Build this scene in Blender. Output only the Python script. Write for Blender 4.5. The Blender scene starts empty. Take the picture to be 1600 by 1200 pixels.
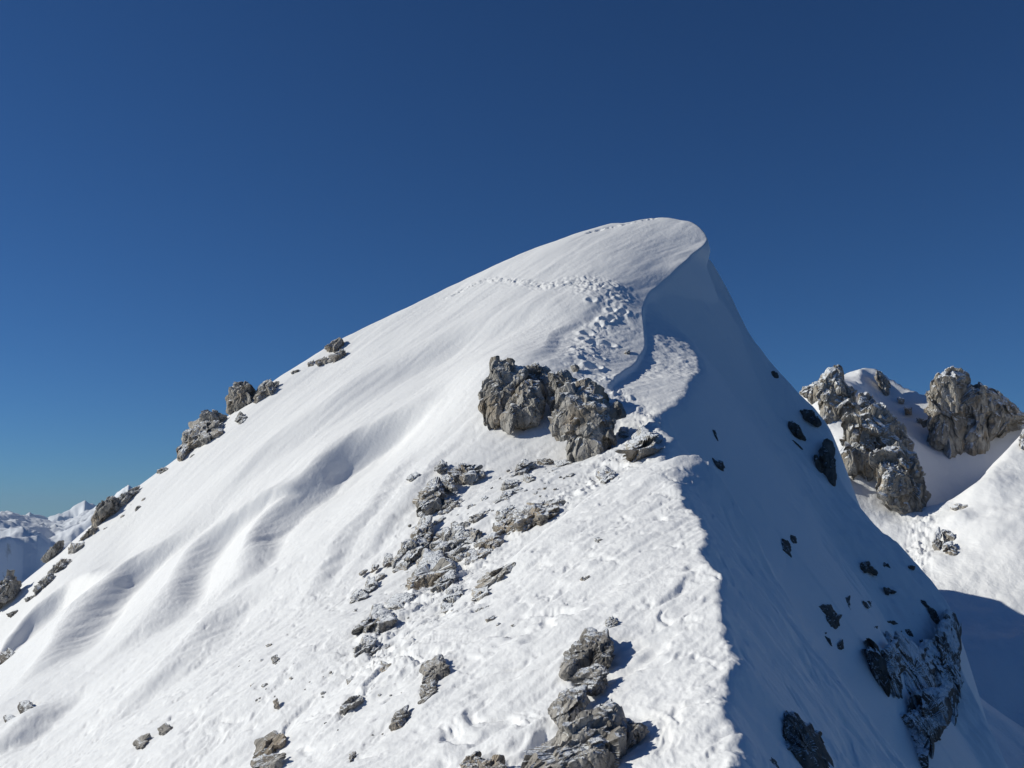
import bpy, math, random
import numpy as np

# ------------------------------------------------------------------ camera, sky, sun
PITCH = math.radians(7.3)
F = 1556.0                                    # focal length in pixels of the 1600 px wide photograph
sc = bpy.context.scene
COL = sc.collection
cam = bpy.data.objects.new('camera', bpy.data.cameras.new('camera'))
COL.objects.link(cam); sc.camera = cam
cam.data.sensor_width = 36.0; cam.data.lens = 36.0 * F / 1600.0
cam.data.clip_start = 0.1; cam.data.clip_end = 60000
cam.location = (0, 0, 0); cam.rotation_euler = (math.pi/2 + PITCH, 0, 0)

SUN_EL = math.radians(27)
SUN_AZ = math.radians(171)                    # measured from +X counter-clockwise: the sun stands to the left, a little behind the camera
sdir = np.array([math.cos(SUN_EL)*math.cos(SUN_AZ), math.cos(SUN_EL)*math.sin(SUN_AZ), math.sin(SUN_EL)])
sun = bpy.data.objects.new('sun', bpy.data.lights.new('sun', 'SUN'))
COL.objects.link(sun)
sun.data.energy = 3.85; sun.data.angle = math.radians(0.5); sun.data.color = (1.0, 0.972, 0.865)
import mathutils
sun.rotation_euler = mathutils.Vector(sdir.tolist()).to_track_quat('Z', 'Y').to_euler()

w = bpy.data.worlds.new('World'); sc.world = w; w.use_nodes = True
nt = w.node_tree; nt.nodes.clear()
out = nt.nodes.new('ShaderNodeOutputWorld'); bg = nt.nodes.new('ShaderNodeBackground')
sky = nt.nodes.new('ShaderNodeTexSky'); sky.sky_type = 'NISHITA'; sky.sun_disc = False
sky.sun_elevation = SUN_EL
sky.sun_rotation = math.pi/2 - SUN_AZ         # Nishita measures clockwise from +Y
sky.altitude = 2600; sky.air_density = 1.0; sky.dust_density = 0.1; sky.ozone_density = 4.0
hs = nt.nodes.new('ShaderNodeMix'); hs.data_type = 'RGBA'; hs.blend_type = 'MULTIPLY'; hs.inputs[0].default_value = 1.0; hs.inputs[7].default_value = (0.45, 0.81, 1.18, 1)   # deep blue of a winter sky at altitude
nt.links.new(sky.outputs[0], hs.inputs[6]); nt.links.new(hs.outputs[2], bg.inputs['Color'])
bg.inputs['Strength'].default_value = 0.049
nt.links.new(bg.outputs[0], out.inputs['Surface'])
sc.view_settings.view_transform = 'Standard'; sc.view_settings.look = 'None'
sc.view_settings.exposure = 0.0; sc.view_settings.gamma = 1.0
sc.cycles.max_bounces = 6; sc.cycles.diffuse_bounces = 4

# ------------------------------------------------------------------ numeric helpers
CP, SP = math.cos(PITCH), math.sin(PITCH)
def ray(u, v):
    """direction of the photograph's pixel, scaled so that its forward component is 1"""
    a = (np.asarray(u, float)-800)/F; b = (600-np.asarray(v, float))/F
    dy = CP - b*SP; dz = SP + b*CP
    return np.stack([a/dy, np.ones_like(dy), dz/dy], -1)
def P(u, v, y): return ray(u, v)*y

def _hash(ix, iy, iz, seed):
    h = (ix*374761393 + iy*668265263 + iz*2147483647 + seed*1274126177) & 0xFFFFFFFF
    h = ((h ^ (h >> 13))*1274126177) & 0xFFFFFFFF
    h = ((h ^ (h >> 16))*2246822519) & 0xFFFFFFFF
    return (h ^ (h >> 15)) & 0xFFFFFFFF
def _grad2(ix, iy, fx, fy, seed):
    a = _hash(ix, iy, ix*0, seed)*(2*math.pi/4294967296.0)
    return np.cos(a)*fx + np.sin(a)*fy
def noise2(x, y, seed=0):
    x0 = np.floor(x); y0 = np.floor(y); fx = x-x0; fy = y-y0
    ix = x0.astype(np.int64); iy = y0.astype(np.int64)
    s = fx*fx*fx*(fx*(fx*6-15)+10); t = fy*fy*fy*(fy*(fy*6-15)+10)
    a = _grad2(ix, iy, fx, fy, seed); b = _grad2(ix+1, iy, fx-1, fy, seed)
    c = _grad2(ix, iy+1, fx, fy-1, seed); d = _grad2(ix+1, iy+1, fx-1, fy-1, seed)
    return 1.5*((a+(b-a)*s) + ((c+(d-c)*s)-(a+(b-a)*s))*t)
def fbm2(x, y, o=4, seed=0, gain=0.5):
    r = 0; A = 1.0
    for i in range(o):
        r = r + A*noise2(x*2**i + 17.3*i, y*2**i - 9.1*i, seed+i); A *= gain
    return r
def noise3(p, seed=0):
    f0 = np.floor(p); f = p-f0; i = f0.astype(np.int64)
    s = f*f*f*(f*(f*6-15)+10); r = 0
    for dx in (0, 1):
        for dy in (0, 1):
            for dz in (0, 1):
                h = _hash(i[:, 0]+dx, i[:, 1]+dy, i[:, 2]+dz, seed)/2147483648.0-1
                wgt = (s[:, 0] if dx else 1-s[:, 0])*(s[:, 1] if dy else 1-s[:, 1])*(s[:, 2] if dz else 1-s[:, 2])
                r = r + h*wgt
    return r
def fbm3(p, o=4, seed=0, gain=0.5):
    r = 0; A = 1.0
    for i in range(o): r = r + A*noise3(p*2**i + 5.7*i, seed+i); A *= gain
    return r
def sstep(a, b, x):
    t = np.clip((x-a)/(b-a), 0, 1); return t*t*(3-2*t)
def smin(a, b, k):
    h = np.clip(0.5+0.5*(b-a)/k, 0, 1); return b*(1-h)+a*h - k*h*(1-h)
def smax(a, b, k): return -smin(-a, -b, k)

class Tps:
    """thin plate through 3-D points given as (x, y, z)"""
    def __init__(self, pts, smooth=0.0):
        p = np.array(pts, float); self.c = p[:, :2].mean(0); self.s = max(p[:, :2].std(), 1e-6)
        q = (p[:, :2]-self.c)/self.s; n = len(q); self.q = q
        d = np.linalg.norm(q[:, None]-q[None], axis=2)
        K = self.k(d) + smooth*np.eye(n)
        A = np.zeros((n+3, n+3)); A[:n, :n] = K
        A[:n, n] = 1; A[:n, n+1:] = q; A[n, :n] = 1; A[n+1:, :n] = q.T
        b = np.zeros(n+3); b[:n] = p[:, 2]
        self.wt = np.linalg.lstsq(A, b, rcond=None)[0]
    @staticmethod
    def k(d): return d*d*np.log(d+1e-9)
    def __call__(self, x, y):
        X = (np.asarray(x, float)-self.c[0])/self.s; Y = (np.asarray(y, float)-self.c[1])/self.s
        n = len(self.q); r = self.wt[n] + self.wt[n+1]*X + self.wt[n+2]*Y
        for i in range(n):
            r = r + self.wt[i]*self.k(np.hypot(X-self.q[i, 0], Y-self.q[i, 1]))
        return r
def pts(*uvy): return [tuple(P(u, v, y)) for u, v, y in uvy]
def wall(line, n, k, s=6.0, smooth=0.01):
    """surface through a 3-D line that falls with slope k towards the horizontal direction n"""
    n = np.array(n, float); n /= np.linalg.norm(n); o = []
    for p in line:
        for t in (-2*s, -s, 0, s, 2*s): o.append((p[0]+n[0]*t, p[1]+n[1]*t, p[2]-k*t))
    return Tps(o, smooth)
def line_dist(x, y, line):
    """signed distance to a polyline in plan (positive on its right) and position 0..1 along it"""
    L = np.array([(p[0], p[1]) for p in line]); best = np.full(x.shape, 1e9); sg = np.ones(x.shape); tt = np.zeros(x.shape)
    seg = np.linalg.norm(np.diff(L, axis=0), axis=1); cum = np.concatenate([[0], np.cumsum(seg)])
    for i in range(len(seg)):
        d = (L[i+1]-L[i])/seg[i]; rx = x-L[i, 0]; ry = y-L[i, 1]
        t = np.clip(rx*d[0]+ry*d[1], 0, seg[i]); ex = rx-t*d[0]; ey = ry-t*d[1]
        dist = np.hypot(ex, ey); cr = rx*d[1]-ry*d[0]
        m = dist < best
        best = np.where(m, dist, best); sg = np.where(m, np.sign(cr), sg); tt = np.where(m, (cum[i]+t)/cum[-1], tt)
    return best*sg, tt

def curve_frame(line):
    """smooth offset of a bent line from its own chord: (origin, axis, s, f) sampled finely"""
    L = np.array([(p[0], p[1]) for p in line]); o = L[0]; e = L[-1]-L[0]; ln = np.linalg.norm(e); e = e/ln
    r = L-o; s_ = r@e; f_ = r[:, 0]*e[1]-r[:, 1]*e[0]
    q = np.linspace(0, ln, 60); f = np.interp(q, s_, f_)
    for _ in range(25): f[1:-1] = 0.25*f[:-2]+0.5*f[1:-1]+0.25*f[2:]
    return o, e, ln, q, f
def curve_dist(x, y, fr):
    o, e, ln, q, f = fr; rx = x-o[0]; ry = y-o[1]
    s_ = rx*e[0]+ry*e[1]; c = rx*e[1]-ry*e[0]
    return np.interp(s_, q, f)-c, s_/ln
# ------------------------------------------------------------------ the shape of the ridge
L1 = Tps(pts((1140,1200,6),(1145,1100,7),(1138,1010,8.5),(1118,930,10),(1108,870,11.5),(1098,800,14),(1085,705,18),
             (1040,708,18.4),(1000,720,18.5),(890,790,17.4),(795,870,15.4),(740,925,15),(600,1000,14.3),(450,1080,14),(300,1050,19),
             (200,1130,18.1),(0,1200,20),(400,1200,10.9),(800,1200,7.3),(950,1000,9.8),(1000,850,13)) + [(0,0,-1.75),(0,-6,-3.4),(-5,0,-4.6),(1.5,-4,-2.5)], 0.003)
R1 = wall(pts((1143,1200,6),(1147,1100,7),(1140,1010,8.5),(1118,930,10),(1106,870,11.5),(1098,820,13.2),(1080,782,14.4),(1044,755,15.4),(1066,733,16.8),(1096,706,18)) + [(0.9,0,-2.1),(0.2,-6,-3.6)], (1,-0.12), 1.28, 6, 0.001)
B1 = wall(pts((1100,708,18.3),(1160,780,17.6),(1260,950,16),(1340,1075,15),(1430,1200,14)), (1,0.75), 2.4)
B1b = wall(pts((1090,704,18.6),(1000,718,18.8),(890,788,17.8),(795,868,15.9),(740,925,15.4)), (-0.3,1), 0.75)

L2 = Tps(pts((1000,342,51),(1060,345,49),(1098,378,47),(1085,356,48),(930,356,51),(870,375,51),(760,420,50),(640,478,49),(530,530,48),(430,592,47),(340,662,46),(270,722,45),
             (200,770,44),(140,822,43),(70,882,42),(0,940,41),
             (1078,405,45),(1050,430,43.5),(1020,455,42),(1005,490,39.5),(1008,540,36.5),(995,565,34.5),(960,595,31),
             (880,440,43),(960,460,40.5),(1000,420,43.5),(1040,390,46),(930,540,35.5),(700,470,46.5),(500,580,44.5),(560,600,40),(300,760,39),(150,880,38),(50,960,37),(700,560,39),
             (900,592,31),(780,560,33.5),(760,680,28.5),(600,700,33),(540,690,34.5),(440,800,31),(300,860,33),(200,1000,27.5),(60,1060,28.5),(0,1100,27),(150,1130,21),
             (700,700,28.5),(650,760,26),(600,850,23),(430,950,22),(330,1000,22),(850,740,24),(900,720,25.5),(985,690,24.5),(930,750,22),
             (820,790,21),(790,830,20),(700,900,18.5),(640,930,17.3),(560,960,17),(550,1040,13.9),(1022,656,27))
         + [(-12,60,-2),(-30,40,-16),(-25,20,-14),(-10,5,-9)], 0.0008)
CREST = pts((1098,378,47),(1078,405,45),(1050,430,43.5),(1020,455,42),(1005,490,39.5),(1008,540,36.5),(995,565,34.5),(960,595,31.2),(945,610,30))
K2 = wall(CREST, (1,-0.3), 4.5, 4.0, 0.001)
_cr = np.array(CREST + pts((1022,655,27)))[::-1]
BH = None
def M2(x, y):
    """the wind-scooped terrace right of the crest: steep under the head, nearly flat by the neck"""
    xc = np.interp(y, _cr[:, 1], _cr[:, 0]) + 0.5*np.maximum(0, y-47) ; zc = np.interp(y, _cr[:, 1], _cr[:, 2])
    g = np.interp(y, [26, 30, 33, 36, 38, 40, 42, 45], [-0.05, -0.02, 0.0, 0.10, 0.28, 0.58, 1.2, 1.5])
    st = np.interp(y, [27, 31, 34, 36, 38, 41, 43.5, 45.5, 47], [0.05, 0.15, 0.2, 0.15, 0.12, 0.2, 0.45, 1.4, 1.8])
    for _ in (0,): pass
    return zc - st - g*(x-xc)
def hit(u, v, fn=None, y0=4.0, y1=60.0, n=320):
    """forward distance at which the pixel's ray first meets the terrain"""
    fn = fn or (lambda x, y: height(x, y, False))
    if fn is BH: y0, y1 = 75, 160
    ys = np.linspace(y0, y1, n); r = ray(u, v)
    g = r[2]*ys - fn(r[0]*ys, ys); below = np.nonzero(g < 0)[0]
    if not len(below): return None
    i = below[0]
    return float(ys[i]) if i == 0 else float(ys[i-1]+(ys[i]-ys[i-1])*g[i-1]/(g[i-1]-g[i]))
def on(fn, *uv): return [tuple(P(u, v, hit(u, v, fn, 24, 60))) for u, v in uv if hit(u, v, fn, 24, 60)]
_edge = on(M2, (1104,500), (1103,530), (1097,560), (1086,590), (1070,625), (1052,652))
print('edge', [tuple(round(float(q), 1) for q in p) for p in _edge])
R2 = wall(pts((1100,432,46.4),(1092,450,45)) + _edge + pts((1024,658,27.0),(1022,690,24),(1040,735,21),(1060,790,18),(1080,880,14),(1100,1000,10)), (1,-0.55), 1.55, 8, 0.004)
B2R = wall(pts((1099,430,47.3),(1110,440,47.3),(1150,487,47),(1200,560,46.5),(1240,603,45.6),(1270,632,45.2),(1297,668,44.7),(1308,700,44.2),(1312,745,43.4),(1345,790,42.5),(1420,868,40.7),(1490,960,38.7),(1500,1040,36.8),(1560,1160,34)), (1,0.8), 2.2, 6, 0.001)
HW = wall(pts((1099,374,46.8),(1096,362,47.6),(1084,350,48.6),(1066,342,49.6)), (1,0.55), 4.0, 3.0, 0.001)
SK = wall(pts((1108,440,47.2),(1150,488,47),(1200,560,46.5),(1240,603,45.6),(1270,632,45.2),(1297,668,44.7),(1308,700,44.2),(1312,745,43.4),(1345,790,42.5),(1420,868,40.7),(1490,960,38.7),(1500,1040,36.8),(1540,1160,34)), (1,-0.2), 0.88, 6, 0.001)
B2L = wall(pts((1102,360,47.9),(1085,348,48.6),(1062,338,49.6),(1030,342,50.3),(1000,340,51.3),(870,375,51.3),(640,478,49.3),(340,662,46.3),(140,822,43.3),(0,940,41.3),(-300,1140,38)), (-0.25,1), 1.3)
def face(*uv):
    o = []
    for u, v in uv:
        h = hit(u, v, L2, 12, 60)
        if h: o.append(tuple(P(u, v, h)))
    return o
SC = [  # wind-cut scarps on the big left face: crest line, height, length of the windward ramp, width of the lee drop
    (face((640,640),(560,682),(500,722),(460,765),(420,800),(385,850),(350,900)), 0.85, 4.0, 1.5, 2.6),
    (face((400,800),(364,821),(315,855),(262,910),(238,955),(205,1000)), 1.0, 3.2, 1.7, 2.4),
    (face((260,850),(231,873),(168,919),(100,990),(54,1059)), 1.0, 3.2, 1.9, 2.4),
    (face((170,895),(150,905),(105,926),(52,968),(10,1010)), 0.8, 2.6, 1.3, 1.8),
    (face((700,690),(640,760),(590,830),(540,900)), 0.10, 1.5, 0.5, 1.2),
    (face((960,450),(905,485),(860,520),(815,565)), 0.09, 1.6, 0.7, 1.5),
    (face((860,470),(700,520),(560,600),(430,690),(330,770)), 0.42, 5.0, 2.4, 4.5),
    (face((760,570),(640,640),(560,665)), 0.12, 3.0, 1.2, 2.5),
    (face((330,960),(250,1060),(160,1130)), 0.45, 2.2, 1.3, 2.0),
    (face((60,1110),(20,1150),(-40,1200)), 0.5, 2.2, 1.3, 2.0),
    (face((620,720),(560,800),(520,850),(480,930)), 0.16, 1.6, 0.7, 1.4),
]
SCF = [(curve_frame(a),)+tuple(b) for a, *b in SC]
TRACK2 = pts((922,388,49.2),(950,378,49.5),(990,366,49.8),(1022,352,50))
TRACK = pts((700,455,47),(760,430,47),(850,437,43),(900,440,42.5),(950,455,41),(965,480,39),(935,520,37),(920,545,35.5),(910,575,33),(930,592,31.5))
LEAD = pts((940,600,30.8),(1015,662,27),(960,740,22.5),(880,785,21),(800,830,20),(700,920,18),(640,975,16),(600,1100,12))
PITS = []
rng = random.Random(5)
for (u, v, y, r, d) in ((968,465,40.3,.22,.16),(955,480,39.3,.22,.16),(957,493,38.7,.2,.16),(975,481,39.2,.2,.15),(974,463,40.3,.2,.12),(945,500,38.4,.25,.2),(948,495,38.5,.3,.2),(917,517,37.2,.3,.22),(936,505,38,.2,.14),
        (913,530,36.5,.25,.15),(930,540,36,.4,.2),(950,535,36,.35,.2),(938,566,34,.2,.14),(927,582,32.5,.33,.25),(924,470,40,.25,.16),(900,552,35,.25,.12),(958,445,41.5,.2,.12)):
    p = P(u, v, y); PITS.append((p[0], p[1], r*0.72, d*0.85))

def main_height(x, y, detail=True):
    l2 = L2(x, y)
    if detail:
        wob = 0.28*fbm2(x*0.33, y*0.33, 2, 31) 
        for fr, A, wl, wd, wr in SCF:
            d, t = curve_dist(x, y, fr)
            e = sstep(-0.25, 0.3, t)*sstep(1.25, 0.75, t)
            d = d + wob
            up = np.where(d < 0, np.exp(-np.abs(d)/wl*1.6), 0)
            dn = np.where(d >= 0, 1-1.75*sstep(0, wd, d), 0); dn = np.where(d >= wd, -0.75*np.exp(-(d-wd)/wr*1.2), dn)
            l2 = l2 + A*e*(up+dn)*0.60*(1+0.35*noise2(x*0.35, y*0.35, 33))
    k2 = K2(x, y) + 2.5*np.maximum(0, 30.5-y)
    sk = SK(x, y) - 1.5*np.maximum(0, 33-y); r2 = smax(R2(x, y), sk, 0.8); low = smax(smin(M2(x, y), r2, 0.35), sk - 1.6*sstep(3.0, 1.0, np.hypot(x-9, y-47.2)), 0.6)
    if detail:
        g = sstep(30, 34, y)
        low = low + g*0.03*fbm2(x*2.2, y*2.2, 4, 81, 0.6) + g*sstep(8, 11, x-(y-34)*0.2)*(0.20*fbm2(x*0.35, y*0.35, 4, 83, 0.55) + 0.035*fbm2((x-y)*0.5, (x+y)*2.4, 3, 84))
        l2 = l2 + 0.10*noise2(x*0.2, y*0.7, 82)*sstep(33, 36, y)*sstep(1.2, 0, np.abs(x-np.interp(y, _cr[:, 1], _cr[:, 0])))
    k2 = smin(k2, HW(x, y) + 6.0*np.maximum(0, 46.9-y), 0.25)
    a = smin(l2, smax(k2, low, 0.15), 0.10)
    a = smin(a, r2 + 2.0*np.maximum(0, y-28.5), 0.25)
    a = smin(a, B2R(x, y) + 5.0*sstep(3.6, 1.2, np.hypot(x-8.4, y-48.4)), 0.3)
    return smin(a, B2L(x, y), 1.3-1.0*sstep(2, 7, x))
def near_height(x, y, detail=True):
    dd = 0.16*fbm2(y*0.8, x*0.3, 2, 3) + 0.012*fbm2(y*3, x, 3, 4) + (0.10*fbm2(x*0.7+y*0.3, y*0.9, 4, 5, 0.55) + 0.015*fbm2(x*2.5, y*2.5, 3, 6))*sstep(0.4, 1.6, x-0.9-y*0.11) if detail else 0
    a = smin(L1(x, y), R1(x, y)+dd, 0.12+0.75*sstep(15.5, 18, y))
    a = smin(a, B1(x, y), 0.25)
    return smin(a, B1b(x, y), 0.5)
def height(x, y, detail=True):
    x = np.asarray(x, float); y = np.asarray(y, float)
    n = near_height(x, y, detail); m = main_height(x, y, detail)
    m = np.where(y < 12, m - (12-y)*1.5, m)
    z = smax(n, m, 0.25)
    if detail:
        near = np.exp(-np.hypot(x, y-6)/13.0)
        wx = 0.5*fbm2(x*0.8, y*0.8, 3, 12); wy = 0.5*fbm2(x*0.8+9, y*0.8, 3, 13)
        z = z + 0.07*near*fbm2(x*0.5, y*0.5, 2, 11)
        qx = x+wx; qy = y+wy
        dim = fbm2(qx*1.5, qy*1.1, 4, 14, 0.45)
        z = z - near*0.075*sstep(0.25, 0.85, dim) + near*0.016*fbm2(x*3.0+wx, y*1.4, 5, 15, 0.6) - near*0.02*np.abs(fbm2(x*0.9, y*0.7, 3, 16, 0.5))
        z = z + sstep(0, -5, x)*sstep(16, 22, y)*sstep(40, 33, y)*0.010*fbm2((x+y)*0.9, (y-x)*3.2, 5, 23, 0.6)
        rough = sstep(38, 14, np.hypot(x+2, y))*(1-0.6*near)
        e1 = (x+y)*0.7071; e2 = (y-x)*0.7071            # streaks run down the fall line
        st = fbm2(e1*1.2+wx, e2*3.4, 5, 21, 0.6)
        z = z + rough*(0.028*st - 0.04*sstep(0.2, 0.8, fbm2(qx*2.2, qy*2.0, 4, 41, 0.55)))
        z = z + 0.05*fbm2(e1*0.16, e2*0.6, 3, 51) + 0.012*fbm2(e1*0.8, e2*3.0, 3, 52)
        d, t = line_dist(x, y, TRACK); lw = 0.24+0.66*sstep(.25, .5, t)
        mk = np.exp(-(d/lw)**2); up = sstep(.58, .45, t)
        ch = fbm2(x*4.1+wx*2, y*3.3+wy*2, 4, 61, 0.65)
        z = z + mk*(up*0.075*ch + (1-up)*(0.03*ch + 0.06*fbm2(qx*1.1, qy*0.8, 3, 62)))
        d, t = line_dist(x, y, TRACK2); z = z - np.exp(-(d/0.16)**2)*0.16*(0.5+fbm2(x*3.5, y*3.5, 3, 63, 0.6))
        d, t = line_dist(x, y, LEAD)
        z = z + np.exp(-(d/0.7)**2)*0.08*fbm2(qx*2.6, qy*2.6, 5, 71, 0.6)
        for px_, py_, r, dp in PITS:
            q = np.hypot(x-px_, y-py_)/r
            m = q < 2.5
            z = z + np.where(m, -dp*np.exp(-q**2*1.6) + dp*0.35*np.exp(-((q-1.4)/0.4)**2), 0)
    return z

def back_height(x, y, detail=True): return None

# ------------------------------------------------------------------ mesh helpers
def link(name, me, mat=None, parent=None, smooth=True):
    o = bpy.data.objects.new(name, me); COL.objects.link(o); o.parent = parent
    if mat: me.materials.append(mat)
    me.polygons.foreach_set('use_smooth', np.full(len(me.polygons), bool(smooth)))
    me.update(); return o
def mesh_np(name, V, Fq):
    me = bpy.data.meshes.new(name); k = Fq.shape[1]
    me.vertices.add(len(V)); me.vertices.foreach_set('co', np.ascontiguousarray(V, np.float32).ravel())
    me.loops.add(Fq.size); me.loops.foreach_set('vertex_index', np.ascontiguousarray(Fq, np.int32).ravel())
    me.polygons.add(len(Fq)); me.polygons.foreach_set('loop_start', np.arange(0, Fq.size, k, dtype=np.int32))
    me.polygons.foreach_set('loop_total', np.full(len(Fq), k, np.int32))
    me.update(calc_edges=True); me.validate(); return me
def sheet(name, X, Y, Z):
    n, m = X.shape; V = np.stack([X, Y, Z], -1).reshape(-1, 3)
    i = np.arange(n*m).reshape(n, m)
    Fq = np.stack([i[:-1, :-1], i[:-1, 1:], i[1:, 1:], i[1:, :-1]], -1).reshape(-1, 4)
    a = V[Fq[0, 1]]-V[Fq[0, 0]]; b = V[Fq[0, 2]]-V[Fq[0, 0]]
    if np.cross(a, b)[2] < 0: Fq = Fq[:, ::-1]
    return mesh_np(name, V, Fq)

# ------------------------------------------------------------------ materials
def newmat(name):
    m = bpy.data.materials.new(name); m.use_nodes = True
    t = m.node_tree; b = t.nodes['Principled BSDF']; return m, t, b
def N(t, typ, **kw):
    n = t.nodes.new(typ)
    for k, v in kw.items():
        if k in n.inputs: n.inputs[k].default_value = v
        else: setattr(n, k, v)
    return n
def snow_mat(name, scale=1.0, base=(0.88, 0.88, 0.885), amp=1.0):
    m, t, b = newmat(name); L = t.links.new
    tc = N(t, 'ShaderNodeTexCoord'); mp = N(t, 'ShaderNodeMapping'); L(tc.outputs['Object'], mp.inputs['Vector'])
    mp.inputs['Rotation'].default_value = (0, 0, math.radians(35)); mp.inputs['Scale'].default_value = (scale, scale*0.4, scale)
    n1 = N(t, 'ShaderNodeTexNoise', Scale=5.0, Detail=6.0, Roughness=0.6); L(mp.outputs[0], n1.inputs['Vector'])
    n2 = N(t, 'ShaderNodeTexNoise', Scale=14.0*scale, Detail=5.0, Roughness=0.65); L(tc.outputs['Object'], n2.inputs['Vector'])
    n3 = N(t, 'ShaderNodeTexNoise', Scale=0.25*scale, Detail=3.0); L(tc.outputs['Object'], n3.inputs['Vector'])
    b1 = N(t, 'ShaderNodeBump', Strength=0.35, Distance=0.06*amp/scale); b2 = N(t, 'ShaderNodeBump', Strength=0.30, Distance=0.02*amp/scale)
    L(n1.outputs['Fac'], b1.inputs['Height']); L(n2.outputs['Fac'], b2.inputs['Height']); L(b1.outputs[0], b2.inputs['Normal'])
    L(b2.outputs[0], b.inputs['Normal'])
    r = N(t, 'ShaderNodeMapRange'); r.inputs['From Min'].default_value = .45; r.inputs['From Max'].default_value = .7
    L(n3.outputs['Fac'], r.inputs['Value'])
    r.inputs['To Min'].default_value = 0.15; r.inputs['To Max'].default_value = 0.5; 
    L(r.outputs[0], b1.inputs['Strength'])
    b.inputs['Base Color'].default_value = (*base, 1); b.inputs['Roughness'].default_value = 0.55
    b.inputs['Specular IOR Level'].default_value = 0.25
    return m
def rock_mat(name, c1=(0.17, 0.162, 0.148), c2=(0.56, 0.53, 0.485), snow=0.72, scale=1.0, patch=0.5):
    m, t, b = newmat(name); L = t.links.new
    tc = N(t, 'ShaderNodeTexCoord'); geo = N(t, 'ShaderNodeNewGeometry')
    mp = N(t, 'ShaderNodeMapping'); mp.inputs['Scale'].default_value = (scale, scale, scale*0.55); L(geo.outputs['Position'], mp.inputs['Vector'])
    n1 = N(t, 'ShaderNodeTexNoise', Scale=2.2, Detail=8.0, Roughness=0.68); L(mp.outputs[0], n1.inputs['Vector'])
    vo = N(t, 'ShaderNodeTexVoronoi', Scale=5.0); vo.feature = 'DISTANCE_TO_EDGE'
    nw = N(t, 'ShaderNodeTexNoise', Scale=3.0, Detail=4.0); L(mp.outputs[0], nw.inputs['Vector'])
    mx = N(t, 'ShaderNodeMix'); mx.data_type = 'VECTOR'; mx.inputs[0].default_value = 0.35
    L(mp.outputs[0], mx.inputs[4]); L(nw.outputs['Color'], mx.inputs[5]); L(mx.outputs[1], vo.inputs['Vector'])
    cr = N(t, 'ShaderNodeValToRGB'); cr.color_ramp.elements[0].position = 0.36; cr.color_ramp.elements[1].position = 0.66
    cr.color_ramp.elements[0].color = (*c1, 1); cr.color_ramp.elements[1].color = (*c2, 1)
    L(n1.outputs['Fac'], cr.inputs['Fac'])
    n5 = N(t, 'ShaderNodeTexNoise', Scale=1.1, Detail=4.0); L(geo.outputs['Position'], n5.inputs['Vector'])
    r5 = N(t, 'ShaderNodeMapRange'); r5.inputs['From Min'].default_value = .48; r5.inputs['From Max'].default_value = .68; L(n5.outputs['Fac'], r5.inputs['Value'])
    tint = N(t, 'ShaderNodeMix'); tint.data_type = 'RGBA'; tint.blend_type = 'MULTIPLY'; L(r5.outputs[0], tint.inputs[0]); L(cr.outputs[0], tint.inputs[6]); tint.inputs[7].default_value = (0.95, 0.84, 0.71, 1)
    n4 = N(t, 'ShaderNodeTexNoise', Scale=9.0, Detail=6.0, Roughness=0.7); L(mp.outputs[0], n4.inputs['Vector'])
    b1 = N(t, 'ShaderNodeBump', Strength=0.9, Distance=0.10/scale); b2 = N(t, 'ShaderNodeBump', Strength=0.7, Distance=0.05/scale); b3 = N(t, 'ShaderNodeBump', Strength=0.8, Distance=0.035/scale)
    vr = N(t, 'ShaderNodeMapRange'); vr.inputs['From Max'].default_value = 0.12; L(vo.outputs['Distance'], vr.inputs['Value'])
    L(n1.outputs['Fac'], b1.inputs['Height']); L(vr.outputs[0], b2.inputs['Height']); L(b1.outputs[0], b2.inputs['Normal'])
    L(n4.outputs['Fac'], b3.inputs['Height']); L(b2.outputs[0], b3.inputs['Normal']); L(b3.outputs[0], b.inputs['Normal'])
    # snow lying on the ledges
    sx = N(t, 'ShaderNodeSeparateXYZ'); L(geo.outputs['Normal'], sx.inputs[0])
    ns = N(t, 'ShaderNodeTexNoise', Scale=1.6, Detail=7.0, Roughness=0.65); L(mp.outputs[0], ns.inputs['Vector'])
    ma = N(t, 'ShaderNodeMath', operation='MULTIPLY_ADD'); ma.inputs[1].default_value = patch; L(ns.outputs['Fac'], ma.inputs[0]); L(sx.outputs[2], ma.inputs[2])
    mr = N(t, 'ShaderNodeMapRange'); mr.inputs['From Min'].default_value = snow+patch*0.5; mr.inputs['From Max'].default_value = snow+patch*0.5+0.08
    L(ma.outputs[0], mr.inputs['Value'])
    mc = N(t, 'ShaderNodeMix'); mc.data_type = 'RGBA'; L(mr.outputs[0], mc.inputs[0]); L(tint.outputs[2], mc.inputs[6]); mc.inputs[7].default_value = (0.84, 0.86, 0.89, 1)
    L(mc.outputs[2], b.inputs['Base Color']); b.inputs['Roughness'].default_value = 0.85; b.inputs['Specular IOR Level'].default_value = 0.2
    return m
SNOW = snow_mat('wind_packed_snow')
SNOW_FAR = snow_mat('far_snow', 0.25, amp=2.0)
ROCK = rock_mat('limestone')
ROCK_NEAR = rock_mat('near_limestone', (0.15, 0.14, 0.128), (0.50, 0.47, 0.43), snow=0.86)
ROCK_DARK = rock_mat('shaded_limestone', (0.07, 0.063, 0.057), (0.19, 0.175, 0.16), snow=0.75)  # darker copy of the limestone, with shade put into its colour
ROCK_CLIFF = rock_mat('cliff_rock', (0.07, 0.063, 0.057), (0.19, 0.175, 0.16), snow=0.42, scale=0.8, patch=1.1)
ROCK_FAR = rock_mat('far_limestone', (0.15, 0.14, 0.125), (0.48, 0.45, 0.40), snow=0.55, scale=0.3, patch=0.9)

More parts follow.
